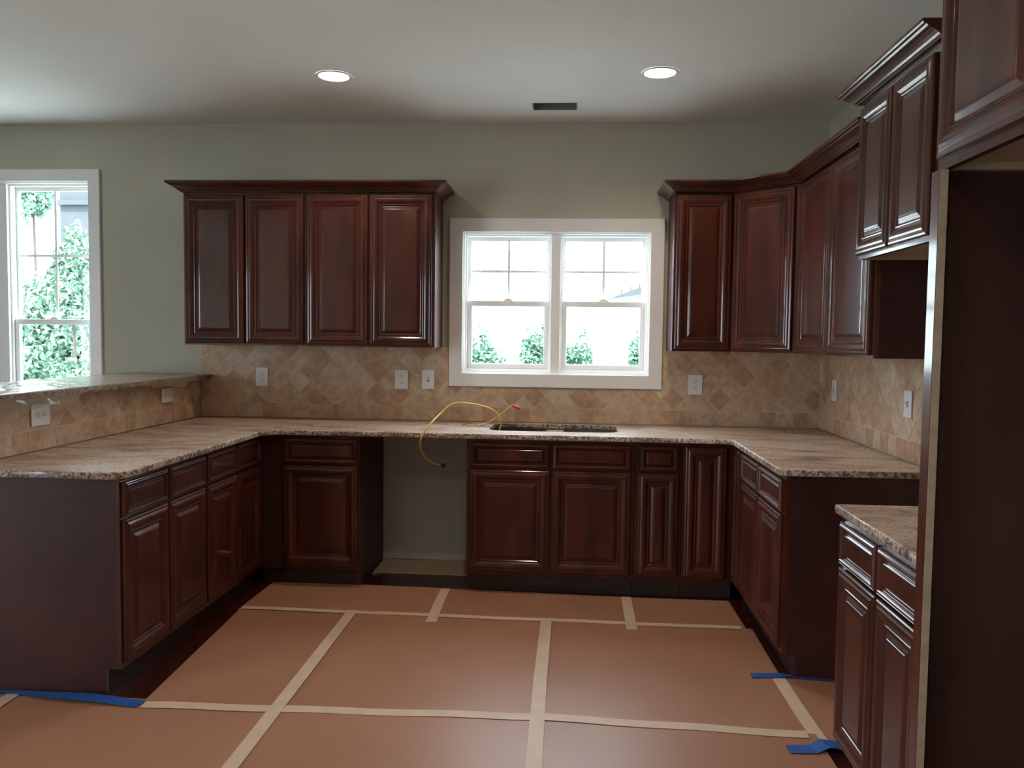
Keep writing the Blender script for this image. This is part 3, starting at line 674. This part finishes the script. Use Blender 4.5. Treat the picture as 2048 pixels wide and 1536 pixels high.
# blue painter's tape
def blue(pts, w, label):
    return tape(pts, w, 0.0, label, M_blue, 'painters_tape')
blue([(-2.40, -2.150, 0.014), (-2.26, -2.132, 0.018), (-2.15, -2.128, 0.016), (-2.02, -2.148, 0.020), (-1.90, -2.158, 0.024), (-1.78, -2.162, 0.020), (-1.70, -2.166, 0.013), (-1.632, -2.172, 0.0122)],
     [0.010, 0.016, 0.030, 0.054, 0.064, 0.062, 0.060, 0.060], 'long blue painters tape along the foot of the peninsula end panel')
blue([(0.800, -1.655, 0.0105), (0.88, -1.650, 0.0105), (0.94, -1.642, 0.0115)], 0.046, 'short blue painters tape stuck on the paper at the corner of the stove gap')
blue([(0.935, -1.640, 0.0125), (1.02, -1.657, 0.0100), (1.12, -1.668, 0.0080), (1.30, -1.672, 0.0070)], [0.030, 0.020, 0.016, 0.016], 'thin blue painters tape running into the stove gap')
blue([(0.790, -2.296, 0.0115), (0.88, -2.290, 0.013), (0.925, -2.262, 0.022), (0.965, -2.262, 0.020), (1.02, -2.286, 0.012), (1.12, -2.292, 0.009)], [0.055, 0.060, 0.066, 0.055, 0.05, 0.05],
     'crumpled blue painters tape beside the nearest base cabinet')

# subfloor strip in the dishwasher opening
sb = part('subfloor_board', MB().prism([(-1.172, -0.008), (-0.570, -0.008), (-0.570, -0.300), (-1.130, -0.290), (-1.150, -0.325), (-1.172, -0.325)], XY, 0.0005, 0.010), M_ply)
tag(sb, 'bare tan subfloor board on the floor of the dishwasher opening', 'board')

# ------------------------------------------------------------------ cables
def smooth_path(pts, n=8):
    out = []
    P = [Vector(p) for p in pts]; P = [P[0]*2-P[1]]+P+[P[-1]*2-P[-2]]
    for i in range(1, len(P)-2):
        for k in range(n):
            t = k/n; a, b, c, d = P[i-1], P[i], P[i+1], P[i+2]
            out.append(0.5*((2*b)+(-a+c)*t+(2*a-5*b+4*c-d)*t*t+(-a+3*b-3*c+d)*t**3))
    out.append(P[-2]); return out
r = empty('electrical_cable', (-0.72, -0.5, 0.70), 0, 'yellow electrical cable looping over the counter edge into the dishwasher opening', 'cable')
def rel(o, pts): return [tuple(Vector(p)-o.location) for p in pts]
p1 = [(-0.726, -0.5, 0.706), (-0.760, -0.515, 0.714), (-0.800, -0.56, 0.748), (-0.823, -0.63, 0.815), (-0.816, -0.675, 0.868), (-0.797, -0.678, 0.912), (-0.768, -0.63, 0.960),
      (-0.730, -0.50, 1.008), (-0.685, -0.47, 1.050), (-0.640, -0.45, 1.064), (-0.584, -0.45, 1.061), (-0.511, -0.42, 1.047), (-0.440, -0.38, 1.017), (-0.402, -0.36, 0.970), (-0.396, -0.35, 0.935), (-0.404, -0.345, 0.902), (-0.420, -0.34, 0.850)]
part('cable_sheath', MB().tube(rel(r, smooth_path(p1)), 0.0052, 8), M_yel, r, smooth=True)
kn = part('junction_knob', MB().tube(rel(r, [(-0.729, -0.5, 0.708), (-0.722, -0.5, 0.706), (-0.712, -0.5, 0.702), (-0.703, -0.5, 0.698)]), [0.006, 0.012, 0.013, 0.007], 10), M_black, r)
kn['label'] = 'dark knobbed end of the cable'
r2 = empty('wire_lead', (-0.55, -0.27, 0.915), 0, 'thin pale wire with a red tip curling up beside the sink cutout', 'wire')
p2 = [(-0.612, -0.290, 0.9175), (-0.570, -0.290, 0.916), (-0.541, -0.295, 0.917), (-0.495, -0.300, 0.930), (-0.452, -0.300, 0.952), (-0.392, -0.300, 0.995), (-0.360, -0.300, 1.024), (-0.335, -0.300, 1.040)]
part('wire_sheath', MB().tube(rel(r2, smooth_path(p2)), 0.0036, 8), M_yel, r2, smooth=True)
part('wire_nut', MB().tube(rel(r2, [(-0.338, -0.300, 1.041), (-0.325, -0.300, 1.038), (-0.300, -0.300, 1.028), (-0.286, -0.300, 1.022)]), [0.004, 0.008, 0.009, 0.006], 8), M_red, r2)
r3 = part('loose_wire', MB().tube(smooth_path([(-0.640, -0.230, 0.9125), (-0.612, -0.250, 0.920), (-0.570, -0.262, 0.922), (-0.52, -0.275, 0.9135), (-0.462, -0.32, 0.9135), (-0.44, -0.345, 0.905)]), 0.0028, 6), M_greywire, None, smooth=True)
tag(r3, 'short dark grey wire lying on the counter beside the sink cutout', 'wire')

# white pipe ends and brace visible through the sink cutout
sp = part('white_brace', MB().box(-0.135, -0.03, -0.08, -0.035, 0.800, 0.872), M_white); tag(sp, 'small white block seen inside the sink cutout', 'block')

# ------------------------------------------------------------------ outside
g = part('lawn', MB().box(-40, 30, -40, 70, -0.62, -0.55), M_lawn); g['kind'] = 'structure'
def foliage(mb, c, rad, n, size, flat=0.7):
    for _ in range(n):
        while True:
            p = Vector((random.uniform(-1, 1), random.uniform(-1, 1), random.uniform(-1, 1)))
            if 0.25 < p.length < 1: break
        p = p*(0.75+0.5*noise.noise(p*2.3+Vector(c)))
        q = Vector(c)+Vector((p.x*rad[0], p.y*rad[1], p.z*rad[2]))
        u = Vector((random.gauss(0, 1), random.gauss(0, 1), random.gauss(0, 1))).normalized(); w = u.orthogonal().normalized()
        s = size*random.uniform(0.6, 1.3)
        mb.add([q-u*s, q-w*s*0.45, q+u*s, q+w*s*0.45], [(0, 1, 2, 3)])
    return mb
def plant(name, label, cat, x, y, zc, rad, n, size, trunk, group=None, mi=0, blobs=None):
    r = empty(name, (x, y, -0.55), 0, label, cat, group)
    mb = MB()
    for (dx, dy, dz, k) in (blobs or [(0, 0, 0, 1)]):
        foliage(mb, (dx, dy, zc+0.55+dz), [q*k for q in rad], int(n*k*k), size)
    fo = part('foliage', mb, M_leafs[mi], r, fix=False); fo['kind'] = 'stuff'
    part('trunk', MB().tube([(0, 0, 0), (0.03, 0, (zc+0.55)*0.5), (-0.02, 0.02, zc+0.55)], [trunk*1.3, trunk, trunk*0.6], 8), M_bark, r)
# shrubs behind the sink window
for (x, y, zc, rad, n, lab) in [
    (-1.30, 6.5, 0.60, (0.60, 0.5, 1.12), 8000, 'green shrub behind the left edge of the left lower pane'),
    (-0.40, 7.7, 0.62, (0.50, 0.5, 1.30), 8000, 'green shrub just right of the thin white post in the left lower pane'),
    (0.14, 6.4, 0.55, (0.45, 0.5, 1.15), 7000, 'leafy shrub behind the left part of the right lower pane'),
    (1.00, 6.4, 0.70, (0.26, 0.5, 1.20), 5000, 'dark green shrub at the right edge of the sink window')]:
    plant('shrub', lab, 'shrub', x, y, zc, rad, n, 0.045, 0.04)
# trees behind the dining window
plant('tree', 'leafy green tree filling the middle of the left window', 'tree', -8.0, 7.0, 1.2, (1.6, 0.8, 1.45), 14000, 0.06, 0.12, mi=1)
plant('tree', 'tree branches hanging into the upper left pane of the left window', 'tree', -8.82, 7.9, 3.70, (0.34, 0.4, 0.50), 2000, 0.055, 0.03, mi=1)
plant('tree', 'tree with leaves before the grey wall in the upper right pane of the left window', 'tree', -6.55, 5.3, 2.1, (0.33, 0.35, 0.85), 4000, 0.05, 0.025, mi=1)
plant('shrub', 'bright shrub low behind the left window, over the bar', 'shrub', -5.9, 4.4, 0.35, (0.5, 0.5, 0.95), 5000, 0.045, 0.05)
po = part('porch_post', MB().box(-0.608, -0.496, 2.80, 2.91, -0.549, 1.58).box(-0.635, -0.469, 2.77, 2.94, -0.549, -0.35), M_white); tag(po, 'thin white post behind the left lower pane of the sink window', 'post')
po = part('porch_column', MB().box(0.234, 0.565, 2.80, 3.10, -0.549, 1.53).box(0.20, 0.60, 2.77, 3.13, 1.53, 1.57), M_white); tag(po, 'broad white column behind the right lower pane of the sink window', 'column')
# neighbouring roof edge
nh = empty('neighbor_house', (0, 9.0, -0.55), 0, 'corner of a neighboring house roof seen in the right upper pane of the sink window', 'house')
part('roof', MB().prism([(0.66, 2.67), (1.24, 2.76), (2.4, 3.05), (2.4, 3.36), (1.24, 2.90), (0.72, 2.70)], lambda a, b, h: (a, h, b), 0, 3.0), M_siding, nh)
part('gutter', MB().prism([(0.56+0.075*math.cos(k*PI/6), 2.64+0.045*math.sin(k*PI/6)) for k in range(12)], lambda a, b, h: (a, h, b), -0.05, 3.0), M_white, nh)
part('wall', MB().box(1.6, 4.0, 0.3, 2.8, 0, 2.84), M_white, nh)
for q, zz in ((0.87, 2.77), (1.03, 2.82), (1.18, 2.86)):
    part('roof_bracket', MB().box(q-0.012, q+0.012, 0.1, 0.13, zz-0.02, zz+0.075), M_siding, nh)
wh = part('garden_shed', MB().box(-10.35, -8.0, 11.0, 14.0, -0.549, 4.0).box(-10.42, -7.9, 10.9, 14.1, 4.0, 4.10).box(-10.35, -8.0, 11.0, 14.0, 4.10, 5.6), M_siding); tag(wh, 'grey building behind the upper right pane of the left window', 'shed')

# group phrases for the repeated things
GR = {'wall_cabinet': 'cherry wall cabinets', 'base_cabinet': 'cherry base cabinets', 'corner_base_cabinet': 'corner base cabinets',
      'crown_molding': 'crown moldings on the wall cabinets', 'countertop': 'granite countertops', 'outlet_plate': 'outlets in the backsplash',
      'switch_plate': 'switches in the backsplash', 'recessed_light': 'recessed ceiling lights', 'floor_paper': 'protective paper on the floor',
      'masking_tape': 'masking tape on the floor paper', 'painters_tape': 'blue tape on the floor', 'shrub': 'shrubs outside the windows', 'tree': 'trees outside the left window'}
for o in list(S.objects):
    if o.parent is None and 'label' in o and o.name.split('.')[0] in GR:
        o['group'] = GR[o.name.split('.')[0]]
